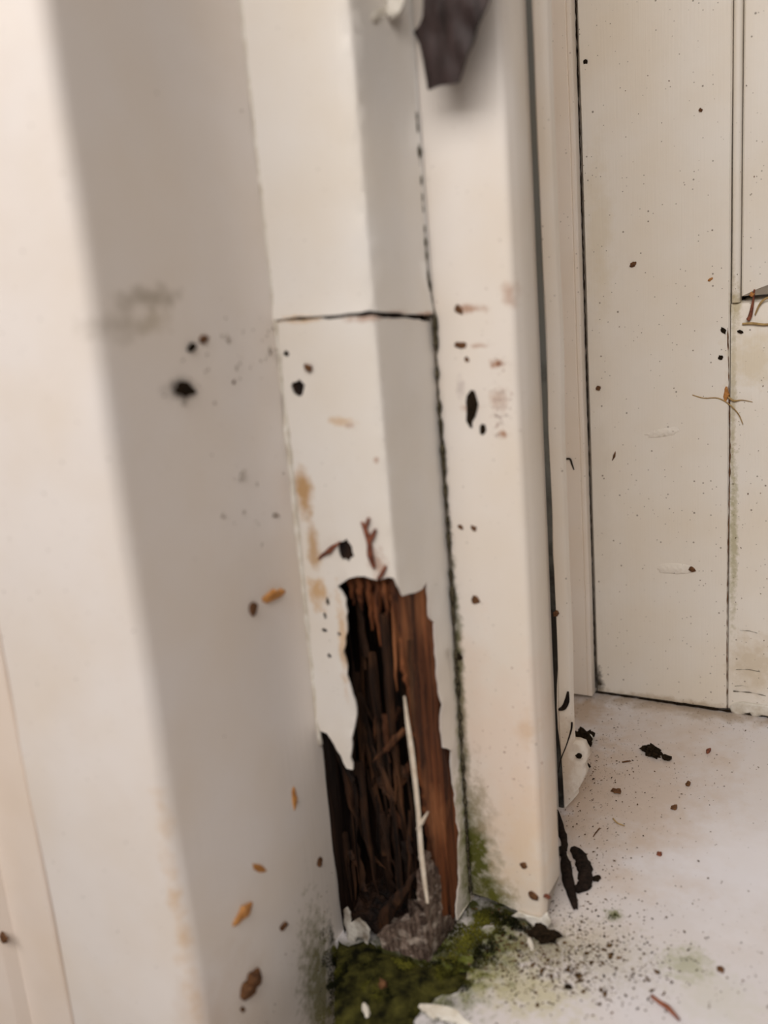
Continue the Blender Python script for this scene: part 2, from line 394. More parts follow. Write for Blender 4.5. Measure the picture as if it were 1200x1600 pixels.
low_out = [(UL, crackl_c[0][1])] + [(UL, edge[0][1])] + edge + edged + [(UR, -14)] + [(UR, crackl_d[-1][1])] + crackl_d[::-1][1:] + crackl_c[::-1][:-1]
nE = 2 + len(edge) + len(edged)
low_out = ragged(low_out, 2.2, .32, 12, keep=(0, nE - 1, nE))
def blob2(p, r, seed, ry=None, n=14):
    q = cu(p); rd = random.Random(seed); ry = ry or r
    return [(q[0] + r * rd.uniform(.75, 1.2) * math.cos(2 * math.pi * i / n), q[1] + ry * rd.uniform(.75, 1.2) * math.sin(2 * math.pi * i / n)) for i in range(n)]
holes = [blob2((465, 607), 2.7, 1), blob2((446, 553), 1.1, 2), blob2((540, 861), 2.9, 3, 3.8), blob2((512, 940), .8, 4, 1.6), blob2((507, 985), 1.3, 5, .8), blob2((516, 1024), .9, 6), blob2((531, 990), .8, 8), blob2((508, 962), .7, 9, 1.4)]
edge_pts = edge + edged
def lift_low(u, v):
    d = min((u - a) ** 2 + (v - b) ** 2 for a, b in edge_pts) ** .5
    l = .0011 * math.exp(-d / 4.0) * (.6 + noise.noise((u * .2, v * .15, 4)))
    if u < U1 and v < edge[15][1] + 4:          # the loose tongue on the left stands off the wood
        l += .0016 * min(1, (edge[15][1] + 4 - v) / 40) * (.4 + .6 * max(0, (u + 40) / 14))
    return l + .00012 * noise.noise((u * .1, v * .05, 0)) - .0003
o = link('paint_skin', sheet('paint_skin', low_out, holes, post3, postn, .0008, 3.5, lift_low, cuts, 4), M['post'], post); autosmooth(o, 50)
# core above the hollow
prof = [(-39.9, -188.6), (-5, -188.6), (-4.9, -187), (-2.6, -160), (-39.9, -160)]
def core_bottom(x, y): return 5 * noise.noise((x * .25, y * .25, 1.5)) - (0 if x < -30 else -1)
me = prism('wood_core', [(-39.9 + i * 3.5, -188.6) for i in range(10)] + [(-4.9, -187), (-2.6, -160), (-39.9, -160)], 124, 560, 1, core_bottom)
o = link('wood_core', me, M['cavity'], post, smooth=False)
# hollow lining: ridged back wall that curls to both sides
def lining():
    vs, fs = [], []; nu, nv = 60, 110
    for j in range(nv + 1):
        z = 132 - 165 * j / nv
        for i in range(nu + 1):
            s = i / nu
            if s < .25: x, y = -39.4, -189 + 26 * (s / .25)
            elif s < .8: x, y = -39.4 + 33.5 * (s - .25) / .55, -163
            else: x, y = -5.9, -163 - 23 * (s - .8) / .2
            r = noise.noise((s * 34, z * .016, 2)) * 3.0 + noise.noise((s * 80, z * .04, 9)) * 1.3 + noise.noise((s * 12, z * .05, 5)) * 2.5
            if s < .25: x += max(-.3, .3 + r * .5)
            elif s < .8: y += min(2, -2.5 + r)
            else: x += min(.5, r * .3)
            vs.append((x * MM, y * MM, z * MM))
    for j in range(nv):
        for i in range(nu):
            a = j * (nu + 1) + i; fs.append((a, a + nu + 1, a + nu + 2, a + 1))
    return mesh('hollow_lining', vs, fs)
link('hollow_lining', lining(), M['rot'], post)
# sound red wood left along the right side of the hollow
def slab():
    vs, fs = [], []; nu, nv = 14, 90
    for j in range(nv + 1):
        z = 126 - 141 * j / nv
        er = 1.0 + 9.5 * min(1, max(0, (105 - z) / 95)) + 1.5 * noise.noise((z * .08, 1, 1)) + .8 * noise.noise((z * .4, 2, 1))       # eaten front edge
        for side in (0, 1):
            for i in range(nu + 1):
                t_ = i / nu; y = -189.5 + er + (28.5 - er) * t_
                g = .95 * noise.noise((y * .55, z * .018, 3)) + .5 * noise.noise((y * 1.3, z * .05, 8))
                x = (-4.6 + .11 * (y + 188.5) + min(.5, g * .9)) if side == 0 else (-7.6 + g + 1.3 * noise.noise((y * .3, z * .05, 6)) + 1.8 * (1 - t_) ** 2)
                vs.append((x * MM, y * MM, z * MM))
    w = 2 * (nu + 1)
    for j in range(nv):
        for i in range(nu):
            a = j * w + i; fs.append((a, a + 1, a + w + 1, a + w))
            b = a + nu + 1; fs.append((b, b + w, b + w + 1, b + 1))
        fs.append((j * w, j * w + w, j * w + w + nu + 1, j * w + nu + 1))
    for r0 in (0, nv * w):
        fs += [(r0 + i, r0 + i + 1, r0 + nu + 2 + i, r0 + nu + 1 + i) for i in range(nu)]
    bm = bmesh.new(); bm.from_mesh(mesh('sound_wood', vs, fs)); return from_bm('sound_wood', bm)
o = link('sound_wood', slab(), M['red'], post); autosmooth(o, 60)
# torn fibres standing in the hollow
def shard(name, a, b, w, th, seed, mat, parent, bend=0.0, label=None):
    rd = random.Random(seed); a, b = Vector(a), Vector(b); n = 7; vs = []; fs = []
    d = (b - a); L = d.length; d = d.normalized(); side = d.cross(Vector((.25, -1, .1))).normalized(); f = side.cross(d)
    for i in range(n + 1):
        t_ = i / n
        k_ = (1 - t_ ** 2 * .85) * (.75 + .35 * rd.random()); tw = rd.uniform(-.25, .25)
        c = a.lerp(b, t_) + side * rd.uniform(-.15, .15) * w + f * (bend * math.sin(t_ * 3.1) + rd.uniform(-.1, .1) * w)
        s2 = side * math.cos(tw) + f * math.sin(tw); f2 = f * math.cos(tw) - side * math.sin(tw)
        for (p, q) in ((-1, -.4), (-.3, -1), (.8, -.7), (1, .5), (-.2, 1)): vs.append(c + s2 * p * w * k_ * .5 + f2 * q * th * k_ * .5)
    for i in range(n):
        for k_ in range(5): q = (k_ + 1) % 5; fs.append((i * 5 + k_, i * 5 + q, i * 5 + 5 + q, i * 5 + 5 + k_))
    fs += [(4, 3, 2, 1, 0), tuple(n * 5 + k_ for k_ in range(5))]
    o = link(name, mesh(name, vs, fs), mat, parent, smooth=False)
    if label: o['label'] = label
    return o
rnd = random.Random(33)
for i in range(30):                                                   # broken bits leaning every way in the lower half
    x = rnd.uniform(-38, -9); y = rnd.uniform(-186, -174); z = rnd.uniform(-12, 62); a_ = rnd.uniform(-.75, .75); L = rnd.uniform(7, 22)
    b = (max(-38.5, min(-6, x + L * math.sin(a_))), max(-187, y + rnd.uniform(-4, 3)), z + L * math.cos(a_))
    if rnd.random() < .5: b, (x, y, z) = (x, y, z), b
    shard('wood_fibre', mmv(x, y, z), mmv(*b), rnd.uniform(1.2, 3.8) * MM, rnd.uniform(.8, 1.8) * MM, 200 + i, M[rnd.choice(('fibre', 'fibre', 'rot', 'red2'))], post, rnd.uniform(-1, 1) * MM)
rnd = random.Random(21)
for i in range(40):
    x = rnd.uniform(-37, -7); y = rnd.uniform(-183, -169); z = rnd.uniform(-14, 95); L = rnd.uniform(22, 60)
    up = rnd.random() < .55
    a = (x, y, z if up else z + L); b = (x + rnd.uniform(-3, 3), y + rnd.uniform(-5, 2), z + L if up else z)
    a = (a[0], a[1], min(a[2], 124)); b = (b[0], max(b[1], -186.5), min(b[2], 122))
    shard('wood_fibre', mmv(*a), mmv(*b), rnd.uniform(1.4, 4.2) * MM, rnd.uniform(.8, 2.2) * MM, i, M['fibre' if rnd.random() < .6 else 'rot'], post, rnd.uniform(-1, 1) * MM)
for i, (px, y1, w) in enumerate(((548, 945, 2.6), (562, 955, 3.4), (577, 985, 3.0), (590, 1010, 3.4), (602, 990, 2.8), (612, 960, 2.6), (616, 1080, 2.4))):
    a = at((px, 900), 'post', -.004); b = at((px + 4, y1), 'post', -.006)
    shard('wood_fibre', a, b, w * MM, 2.4 * MM, 60 + i, M['red'], post, 0)
for i, (p, q, w, off) in enumerate((((600, 960), (622, 1230), 3.4, -.005), ((582, 1020), (608, 1290), 3.0, -.008), ((556, 1050), (570, 1240), 3.0, -.010), ((560, 1190), (590, 1400), 3.2, -.006),
        ((640, 1000), (650, 1200), 1.8, -.004), ((596, 1440), (652, 1362), 5.0, -.003), ((527, 1150), (560, 1300), 3.6, -.006), ((536, 1300), (548, 1420), 3.8, -.007), ((585, 1460), (640, 1390), 3.8, -.006),
        ((620, 1200), (636, 1330), 2.4, -.009), ((598, 1270), (612, 1370), 2.6, -.004), ((515, 1200), (530, 1330), 2.8, -.008))):
    shard('wood_fibre', at(p, 'post', off), at(q, 'post', off - .002), w * MM, 1.8 * MM, 90 + i, M['fibre'], post, .0006)
# pale upright splinter with a barb
pl = [at(p, 'post', -.0012) for p in ((632, 1088), (637, 1130), (643, 1170), (649, 1220), (654, 1270), (658, 1330), (664, 1380), (668, 1411))]
v_, f_ = tube(pl, [x * MM for x in (.35, .75, .95, .9, .85, .95, .8, .55)], 5, .6)
o = link('pale_splinter', mesh('pale_splinter', v_, f_), M['pale'], post, smooth=False); tag(o, 'pale bare upright splinter')
pl = [at(p, 'post', -.0004) for p in ((651, 1296), (658, 1286), (664, 1276), (669, 1268))]
v_, f_ = tube(pl, [x * MM for x in (.3, .8, .5, .2)], 5, .6)
link('barb', mesh('barb', v_, f_), M['pale'], o, smooth=False)
# grey crumbling end of the post
def stump(left, right, seed, th, amp):
    poly = ragged([cu(p) for p in left] + [du(p) for p in right], 1.4, .35, seed)
    return sheet('crumbling_end', poly, [], lambda u, v: post3(u, v) - postn(u, v) * .0006, postn, th, 1.2,
                 lambda u, v: amp * (.0013 * noise.noise((u * .8, v * .07, 2)) + .0006 * noise.noise((u * 1.6, v * .9, 6))) + .0004, cuts, seed)
o = link('crumbling_end', stump(((664, 1502), (640, 1499), (618, 1492), (600, 1486), (588, 1462), (598, 1452), (606, 1455), (622, 1444), (634, 1447), (648, 1428), (656, 1431), (664, 1420)),
                                ((690, 1418), (694, 1436), (703, 1430), (711, 1440), (714, 1455), (709, 1482), (700, 1505), (688, 1514)), 8, .007, 1), M['grey'], post); autosmooth(o, 40)
tag(o, 'grey crumbling end grain at the foot of the hollow')
o = link('crumbling_end', stump(((662, 1428), (664, 1400)), ((668, 1375), (672, 1345), (676, 1332), (682, 1352), (690, 1372), (692, 1400), (690, 1430)), 9, .003, 1.2), M['grey'], post); autosmooth(o, 40)
def debris():
    vs, fs = [], []; nu, nv = 34, 24
    for j in range(nv + 1):
        for i in range(nu + 1):
            x = -39.3 + 35 * i / nu; y = -188 + 25 * j / nv
            vs.append((x * MM, y * MM, (-15 + 5 * j / nv + 3.2 * noise.noise((x * .22, y * .22, 1)) + 1.6 * noise.noise((x * .7, y * .7, 4))) * MM))
    for j in range(nv):
        for i in range(nu):
            q = j * (nu + 1) + i; fs.append((q, q + 1, q + nu + 2, q + nu + 1))
    return mesh('rotten_debris', vs, fs)
link('rotten_debris', debris(), M['rot'], post, smooth=False)
def flakep(pxs, off, lf, seed, surf='post', th=.0006, nm='paint_flake', par=None, mat='flake'):
    poly = ragged([(at(p, surf).x * 1000, at(p, surf).z * 1000) for p in pxs], 1.3, .2, seed)
    y0 = PLANES[surf][1]
    return link(nm, sheet(nm, poly, [], lambda u, v: Vector((u * MM, y0 - off, v * MM)), lambda u, v: Vector((0, -1, 0)), th, 1.6, lf, (), seed), M[mat], par)
flakep(((538, 1420), (543, 1416), (549, 1424), (550, 1440), (556, 1436), (563, 1432), (572, 1440), (580, 1450), (577, 1474), (572, 1478), (569, 1466), (560, 1462), (553, 1476), (550, 1510), (547, 1510), (546, 1470), (540, 1445)), .0008, lambda u, v: .0006 * noise.noise((u * .3, v * .3, 1)), 1, par=post, mat='dirtyflake')
flakep(((608, 1489), (640, 1502), (672, 1517), (699, 1516), (690, 1524), (664, 1522), (632, 1512), (610, 1500)), .0012, lambda u, v: .0005 * noise.noise((u * .3, v * .3, 1)), 2, par=post, mat='dirtyflake')
# joint line between post and bead: black-green grime
def joint(name, path, rad, seed, mat, parent, dens=2.0, n=5, amp=1.1):
    pts, rr = [], []
    for (a, b) in zip(path[:-1], path[1:]):
        k_ = max(1, int((b - a).length / (dens * MM)))
        for i in range(k_):
            q = a.lerp(b, i / k_); w = rad * (.65 + amp * noise.noise((q.x * 300 + seed, q.y * 300, q.z * 300)))
            pts.append(q + Vector((noise.noise((q.z * 400, seed, 1)), 0, noise.noise((q.z * 300, seed, 5)))) * rad * .5); rr.append(max(rad * .18, w))
    v_, f_ = tube(pts, rr, n); return link(name, mesh(name, v_, f_), mat, parent)

# bead
def bead_bottom(x, y):
    pts_ = ((0, 2.5), (6, 2.2), (12, 1.2), (18, .2), (22, -1.5), (25, -2.2), (27.5, -2.2), (29, 1.0))
    for (a, b), (c, d) in zip(pts_[:-1], pts_[1:]):
        if a <= x <= c: return (7.0 if y > -156 else 0) + b + (d - b) * (x - a) / (c - a) + .5 * noise.noise((x * .9, 0, 2))
    return 8.0 if y > -155.5 else 1.0
prof = [(-.2, -158.2), (.8, -159)] + [(i * 1.6, -159 - .25 * math.sin(i / 15 * math.pi)) for i in range(2, 15)] + arc(25.8, -156.2, 2.8, -90, -8, 6) + [(29.0, -155.6), (29.25, -155.2), (29.3, -150), (29.2, -143.5), (28.3, -142.3), (24, -142), (20, -120), (-.2, -120)]
bead = struct('trim_4', prism('trim_4', prof, -13, 560, 70, bead_bottom, .35, 4), M['bead'], 'white rounded bead upright beside the post with green algae at its foot', 40)
jp = [at(p, 'bead', .0006) for p in ((648, 160), (660, 330), (668, 430), (680, 492), (684, 600), (692, 700), (702, 850), (711, 1000), (718, 1110), (727, 1250), (734, 1400))]
joint('joint_grime', jp, .00072, 3, M['grime'], bead, .9, 5, 1.5)
# loose paint lip at the foot of the bead
flakep(((800, 1429), (822, 1433), (838, 1445), (850, 1457), (858, 1444), (865, 1436), (858, 1420), (846, 1429), (826, 1426), (812, 1421)), .0006, lambda u, v: .0016 * max(0, (u - 12) / 16) + .0005 * noise.noise((u * .4, v * .4, 1)), 3, 'bead', .0007, 'paint_lip', bead)
# hidden frame body, grey seal in the slot, thin strip, door stop
struct('trim_5', prism('trim_5', [(-60, -162), (-1, -158), (-1, -118), (12, -118), (12, -90), (-10, -90), (-12, -2), (-60, -2)], -20, 560), M['stop'], 'painted frame body behind the white trims')
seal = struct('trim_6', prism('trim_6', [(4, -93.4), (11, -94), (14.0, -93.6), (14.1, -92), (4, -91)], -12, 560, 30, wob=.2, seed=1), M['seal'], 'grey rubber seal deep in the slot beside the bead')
def strip_bottom(x, y): return -1.8 + (x - 14) * 1.25 + .3 * noise.noise((x, y, 3))
prof = [(14.2, -93.5), (14.8, -94.8), (16, -95), (18.6, -95), (19.6, -94.4), (20, -93.2), (20, -91), (11, -91), (11, -93)]
strip = struct('trim_7', prism('trim_7', prof, -8, 560, 60, strip_bottom, .9, 9), M['strip'], 'thin white strip along the right side of the dark slot')
lump = [at(p, 'strip') for p in ((888, 1160), (899, 1164), (908, 1168), (913, 1180), (914, 1192), (909, 1203), (912, 1214), (906, 1228), (898, 1241), (889, 1250), (886, 1230))]
poly = ragged([(q.x * 1000, q.z * 1000) for q in lump], 1.5, .25, 4)
link('paint_lump', sheet('paint_lump', poly, [], lambda u, v: Vector((u * MM, -.0935, v * MM)), lambda u, v: Vector((0, -1, 0)), .006, 1.5, lambda u, v: .0012 - .00022 * max(0, u - 18) + .0004 * noise.noise((u * .5, v * .5, 2))), M['strip'], strip)
prof = [(-40, -6), (-2.6, -6), (-2.2, -5.6), (-1.6, -6.3), (-.4, -6.3), (.2, -5.6), (.2, -1), (-.6, 30), (-40, 30)]
struct('trim_8', prism('trim_8', prof, 1.0, 560, 40, wob=.25, seed=6), M['stop'], 'narrow white door stop beside the black gap of the door')

# door: stile, bottom rail, panel, moulding
door = empty('door_1', (.06, .02, 0)); tag(door, 'white painted door with a stile, a bottom rail and a panel, stained along the joints', None, None, 'structure')
def jag(x, y): return .35 * noise.noise((x * .5, 1, 1)) + (.5 if x > 64 else 0)
prof = [(.9, .9), (1.6, 0)] + [(2 + i * 3.1, .12 * noise.noise((i * .7, 0, 0))) for i in range(1, 20)] + [(64.2, 0), (64.8, .8), (64.8, 40), (.9, 40)]
o = link('stile', prism('stile', prof, 1.6, 560, 40, jag, .25, 3), M['door'], door); autosmooth(o)
def rail():
    # cross section in y/z swept along x: bottom, front face, chamfered top that runs back under the panel
    sec = [(40, 1.4), (1.2, 1.4), (.3, 2.2), (.3, 60), (.3, 120), (.3, 190.8), (1.2, 192.6), (9.0, 194.5), (40, 195)]
    vs, fs = [], []; xs = [65.2 + i * 4 for i in range(60)]
    for i, x in enumerate(xs):
        for (y, z) in sec:
            b = .5 * noise.noise((x * .4, 3, 1)) if z < 3 else 0
            vs.append(((x) * MM, (y + .12 * noise.noise((x * .1, z * .05, 0))) * MM, (z + b) * MM))
    n = len(sec)
    for i in range(len(xs) - 1):
        for k_ in range(n): q = (k_ + 1) % n; fs.append((i * n + k_, i * n + q, i * n + n + q, i * n + n + k_))
    fs += [tuple(range(n)), tuple((len(xs) - 1) * n + k_ for k_ in range(n))]
    bm = bmesh.new(); bm.from_mesh(mesh('bottom_rail', vs, fs)); return from_bm('bottom_rail', bm)
o = link('bottom_rail', rail(), M['door'], door); autosmooth(o)
prof = [(69.3, 1.2), (70, .4), (72, .2), (76, .2), (80, .2), (300, .2), (300, 20), (80, 20), (76, 20), (69.3, 20)]
def panel_b(x, y): return -2.2 + min(4.2, max(0, x - 69) * .42)
o = link('panel', prism('panel', prof, 197.6, 560, 1, panel_b), M['door'], door); autosmooth(o)
def mould_b(x, y): return 0
prof = [(65.4, 1.4)] + [(65.5, .6), (66.1, .0), (67.0, -.25), (68.0, .0), (68.7, .6)] + [(68.8, 1.4), (68.8, 20), (65.4, 20)]
o = link('moulding', prism('moulding', prof, 193.0, 560, 30, mould_b, .2, 2), M['door'], door); autosmooth(o, 60)
o = link('door_back', prism('door_back', [(64.5, 6), (70, 6), (70, 30), (64.5, 30)], 150, 560), M['dirt'], door)
flakep(((1140, 1103), (1150, 1098), (1165, 1097), (1182, 1100), (1210, 1104), (1210, 1120), (1190, 1117), (1176, 1121), (1172, 1113), (1160, 1116), (1148, 1118), (1143, 1112)), -.0002, lambda u, v: .0006 + .0004 * noise.noise((u * .6, v * .9, 3)), 23, 'door', .0005, 'frayed_edge', door)
for (pa, pb, w_) in (((1146, 1080), (1200, 1088), .22), ((1150, 1046), (1190, 1050), .14), ((1156, 985), (1186, 990), .12), ((1148, 1072), (1172, 1074), .12)):
    joint('paint_crack', [at(pa, 'door', .0002), at(((pa[0] + pb[0]) / 2, (pa[1] + pb[1]) / 2 - 2), 'door', .0002), at(pb, 'door', .0002)], w_ * MM, pb[0], M['grime'], door, .7)
# raised ripples of old filler on the stile
def filler(p0, p1, h, seed):
    a, b = at(p0, 'door'), at(p1, 'door'); cxm = (a + b) / 2; L = (b - a).length / 2 * 1000; tl = (b.z - a.z) / (b.x - a.x)
    n = 40; poly = []
    for i in range(n):
        t_ = 2 * math.pi * i / n; r = 1 + .35 * noise.noise((math.cos(t_) * 2, math.sin(t_) * 2, seed))
        u = L * math.cos(t_) * r; poly.append((cxm.x * 1000 + u, cxm.z * 1000 + h * math.sin(t_) * r + u * tl))
    def lf(u, v):
        d = math.hypot((u - cxm.x * 1000) / L, (v - cxm.z * 1000 - (u - cxm.x * 1000) * tl) / h)
        return .0001 + .0006 * max(0, 1 - d ** 2) * (.5 + 1.1 * abs(noise.noise((u * .9, v * 1.6, seed))) * 1.5)
    o = link('filler_patch', sheet('filler_patch', poly, [], lambda u, v: Vector((u * MM, 0, v * MM)), lambda u, v: Vector((0, -1, 0)), .0006, .6, lf), M['door'], door)
filler((1010, 680), (1062, 672), 2.0, 1); filler((1027, 888), (1086, 890), 2.6, 5)
# joint grime along the door
joint('joint_grime', [at(p, 'door', .0) for p in ((1137, 512), (1139, 600), (1141, 700), (1139, 800), (1137, 900), (1136, 1000), (1136, 1108))], .0003, 5, M['brown'], door, .9)
joint('joint_grime', [Vector((.0006, -.0004, z * MM)) for z in (330, 250, 160, 80, 2)], .00045, 9, M['dirt'], door, 1.3, 5, .5)
joint('joint_grime', [Vector((x * MM, .0002, .0008)) for x in (0, 20, 45, 70, 120)], .0008, 12, M['dirt'], door, 1.2, 5, .6)

# ------------------------------------------------------------------ small things lying on and clinging to the paint
def frame_on(surf, p1, p2, off=0.0):
    a, b = at(p1, surf), at(p2, surf); n = NORMAL[PLANES[surf][0]]
    x = (b - a); L = x.length; x = (x - n * x.dot(n)).normalized(); y = n.cross(x)
    mw = Matrix((x, y, n)).transposed().to_4x4(); mw.translation = (a + b) / 2 + n * off
    d = Vector((p2[0] - p1[0], p2[1] - p1[1])); pr = Vector((-d.y, d.x)).normalized(); mid = ((p1[0] + p2[0]) / 2, (p1[1] + p2[1]) / 2)
    q = at((mid[0] + pr.x * 5, mid[1] + pr.y * 5), surf) - at((mid[0] - pr.x * 5, mid[1] - pr.y * 5), surf)
    return mw, L, abs(q.dot(y)) / 10
def crumb(name, p1, p2, wpx, surf, mat, label, cat, thick=.35, seed=0, group=None, sub=2, rough=.5):
    """lumpy crumb or chip lying against a surface, p1-p2 its long axis"""
    mw, L, k_ = frame_on(surf, p1, p2); w = wpx * k_
    bm = bmesh.new(); bmesh.ops.create_icosphere(bm, subdivisions=sub, radius=.5)
    h = w * thick
    for v in bm.verts:
        c = v.co.copy(); r = 1 + rough * noise.noise(c * 2.6 + Vector((seed * 3.1, 1, 2))) + rough * .8 * noise.noise(c * 6 + Vector((2, seed * 1.7, 2)))
        v.co = Vector((c.x * L * r, c.y * w * r, c.z * h * r + h * .32))
    o = link(name, from_bm(name, bm), M[mat], None, mw, smooth=False)
    tag(o, label, cat, group); return o
def sliver(name, p1, p2, wpx, surf, mat, label, cat, seed=0, thick=.5, group=None):
    mw, L, k_ = frame_on(surf, p1, p2); w = wpx * k_; rd = random.Random(seed); n = 6; vs, fs = [], []
    for i in range(n + 1):
        t_ = i / n; s = math.sin(math.pi * (.12 + .8 * t_)) * rd.uniform(.75, 1.15); x = (t_ - .5) * L; dy = rd.uniform(-.12, .12) * w
        for (a, b) in ((-.5, 0), (.5, 0), (.35, 1), (-.3, .85)): vs.append((x, dy + a * w * s, b * w * thick * s))
    for i in range(n):
        for q in range(4): r = (q + 1) % 4; fs.append((i * 4 + q, i * 4 + r, i * 4 + 4 + r, i * 4 + 4 + q))
    fs += [(3, 2, 1, 0), tuple(n * 4 + q for q in range(4))]
    o = link(name, mesh(name, vs, fs), M[mat], None, mw, smooth=False); tag(o, label, cat, group); return o
def stem(name, pxs, rpx, surf, mat, label, cat, offs=None, parent=None):
    base = at(pxs[0], surf); n = NORMAL[PLANES[surf][0]]
    P = []; R = []
    for i, p in enumerate(pxs):
        q = at(p, surf); dep = (q - Vector(CAM_C)).dot(cf); r = rpx * (1 if not isinstance(rpx, (list, tuple)) else 1) if not isinstance(rpx, (list, tuple)) else rpx[i]
        rad = r * dep / FPX; P.append(q + n * (rad + (offs[i] * MM if offs else 0)) - base); R.append(rad)
    # smooth the path
    Q, RR = [], []
    for i in range(len(P) - 1):
        p0, p1, p2, p3 = P[max(i - 1, 0)], P[i], P[i + 1], P[min(i + 2, len(P) - 1)]
        for s in range(4):
            t_ = s / 4; Q.append(.5 * ((2 * p1) + (p2 - p0) * t_ + (2 * p0 - 5 * p1 + 4 * p2 - p3) * t_ ** 2 + (3 * p1 - p0 - 3 * p2 + p3) * t_ ** 3)); RR.append(R[i] + (R[i + 1] - R[i]) * t_)
    Q.append(P[-1]); RR.append(R[-1])
    v_, f_ = tube(Q, RR, 6)
    o = link(name, mesh(name, v_, f_), M[mat], parent, Matrix.Translation(base)); 
    if label: tag(o, label, cat)
    return o

# the torn dark flap at the top
def flap():
    ol = [(800, -330), (790, -160), (778, -60), (769, 0), (752, 45), (737, 88), (722, 131), (706, 133), (690, 134), (676, 137), (667, 140), (666, 128), (662, 106), (655, 82), (648, 66), (639, 47), (650, 38), (662, 26), (664, 0), (662, -60), (655, -180), (640, -330)]
    uv = [(at(p, 'bead', .012).x * 1000, at(p, 'bead', .012).z * 1000) for p in ol]
    poly = ragged(uv, 2.0, .22, 15)
    def lf(u, v):
        s = (u - 6.5) - (v - 285) * -.02
        fold = .0035 * math.exp(-((s + 1.2) / 2.2) ** 2) * -1 + (.0030 * min(1, max(0, s) / 14)) + .0015 * noise.noise((u * .25, v * .12, 3))
        return fold + (.002 if s < -4 else 0)
    return sheet('torn_flap', poly, [], lambda u, v: Vector((u * MM, -.171, v * MM)), lambda u, v: Vector((0, -1, 0)), .0012, 1.6, lf)
fl = empty('torn_flap', (.006, -.171, .30)); o = link('membrane', flap(), M['flap'], fl); autosmooth(o, 50)
tag(fl, 'dark brown torn flap of brittle membrane hanging over the top of the white bead', 'flap')
o = flakep(((615, -330), (628, -150), (636, -50), (640, 10), (637, 38), (644, 44), (656, 36), (664, 22), (666, -2), (664, -50), (656, -150), (640, -330)), .0135, lambda u, v: .0008 * noise.noise((u * .3, v * .3, 7)), 9, 'bead', .0008, 'paint_remnant', fl)
tag(o, 'white paint remnant along the left edge')
crumb('paint_blob', (580, 30), (604, 16), 18, 'side', 'flake', 'white blob of paint on the grey side of the post beside the dark flap', 'paint blob', .22, 4, rough=.3)

B = 'casing'
crumb('dirt_clump', (270, 606), (301, 609), 24, B, 'dirt', 'largest black and green dirt clump on the grey casing return', 'dirt clump', .4, 1)
crumb('dirt_clump', (291, 546), (306, 540), 13, B, 'dirt', 'dark crumb on the grey casing, left of a brown twin', 'dirt clump', .5, 2)
crumb('dirt_clump', (311, 533), (324, 527), 11, B, 'brown', 'brown crumb touching the dark crumb on the grey casing', 'dirt clump', .5, 3)
sliver('wood_chip', (409, 938), (444, 922), 17, B, 'orange', 'orange wood chip on the grey casing level with the top of the hollow', 'wood chip', 1)
crumb('dirt_clump', (393, 940), (394, 961), 11, B, 'brown', 'small brown crumb just left of the orange wood chip', 'dirt clump', .5, 5)
sliver('wood_splinter', (362, 1444), (393, 1408), 14, B, 'orange', 'orange brown splinter slanting on the lower grey casing', 'splinter', 4)
sliver('wood_splinter', (378, 1562), (402, 1512), 18, B, 'brown', 'dark brown splinter lowest on the grey casing', 'splinter', 5)
crumb('wood_chip', (395, 1353), (413, 1361), 12, B, 'orange', 'stubby tan wood chip above the orange brown splinter on the casing', 'wood chip', .5, 7)
sliver('wood_splinter', (457, 1230), (459, 1266), 7, B, 'orange', 'thin upright tan splinter on the casing near the hollow', 'splinter', 6)
crumb('dirt_clump', (436, 1450), (446, 1444), 10, B, 'brown', 'small dark crumb right of the slanting splinters on the casing', 'dirt clump', .6, 8)
crumb('dirt_clump', (375, 1575), (381, 1579), 9, B, 'brown', 'brown crumb under the lowest splinter on the casing', 'dirt clump', .6, 9)
crumb('dirt_clump', (4, 1455), (12, 1472), 8, 'front', 'brown', 'brown crumb on the bright board at the far lower left', 'dirt clump', .5, 10)
crumb('dirt_clump', (496, 1340), (500, 1352), 9, B, 'brown', 'brown crumb on the casing edge low beside the hollow', 'dirt clump', .5, 11)
P = 'post'
crumb('dirt_clump', (476, 572), (489, 577), 12, P, 'brown', 'brown crumb above the black hole in the white post', 'dirt clump', .5, 12)
sliver('wood_splinter', (498, 873), (532, 846), 9, P, 'twig', 'red brown splinter sticking out left of the dark hole above the hollow', 'splinter', 9, .8)
stem('sprig', ((586, 886), (581, 866), (579, 848), (574, 830), (566, 815)), [3, 5, 4, 4, 2], P, 'twig', 'dark red branching sprig on the white post just above the hollow', 'sprig')
stem('sprig', ((578, 846), (584, 836), (588, 826)), [4, 4, 2], P, 'twig', 'short dark red sprig beside the branching sprig above the hollow', 'sprig')
stem('sprig', ((572, 824), (576, 814), (577, 808)), [3, 3, 2], P, 'twig', 'tiny dark red tip at the top of the branching sprig', 'sprig')
stem('sprig', ((604, 884), (598, 896), (592, 904)), [2.5, 3.5, 2.5], P, 'twig', 'dark red sprig at the very rim of the hollow', 'sprig')
D = 'bead'
crumb('dirt_clump', (711, 538), (733, 541), 11, D, 'brown', 'brown smear of dirt on the bead above the largest black chip', 'dirt clump', .4, 14)
sliver('bark_chip', (741, 610), (735, 668), 24, D, 'dirt', 'largest black chip stuck on the white bead', 'chip', 7, .4)
crumb('bark_chip', (757, 661), (753, 680), 10, D, 'dirt', 'small black chip below the largest black chip on the bead', 'chip', .5, 15)
crumb('dirt_clump', (713, 477), (722, 492), 11, D, 'brown', 'rusty crumb on the bead level with the crack in the post', 'dirt clump', .4, 16)
crumb('dirt_clump', (728, 557), (734, 567), 8, D, 'brown', 'tiny brown crumb between the smear and the largest black chip', 'dirt clump', .4, 17)
crumb('dirt_clump', (739, 932), (749, 942), 11, D, 'brown', 'single brown crumb at mid height of the bead near the grime joint', 'dirt clump', .4, 18)
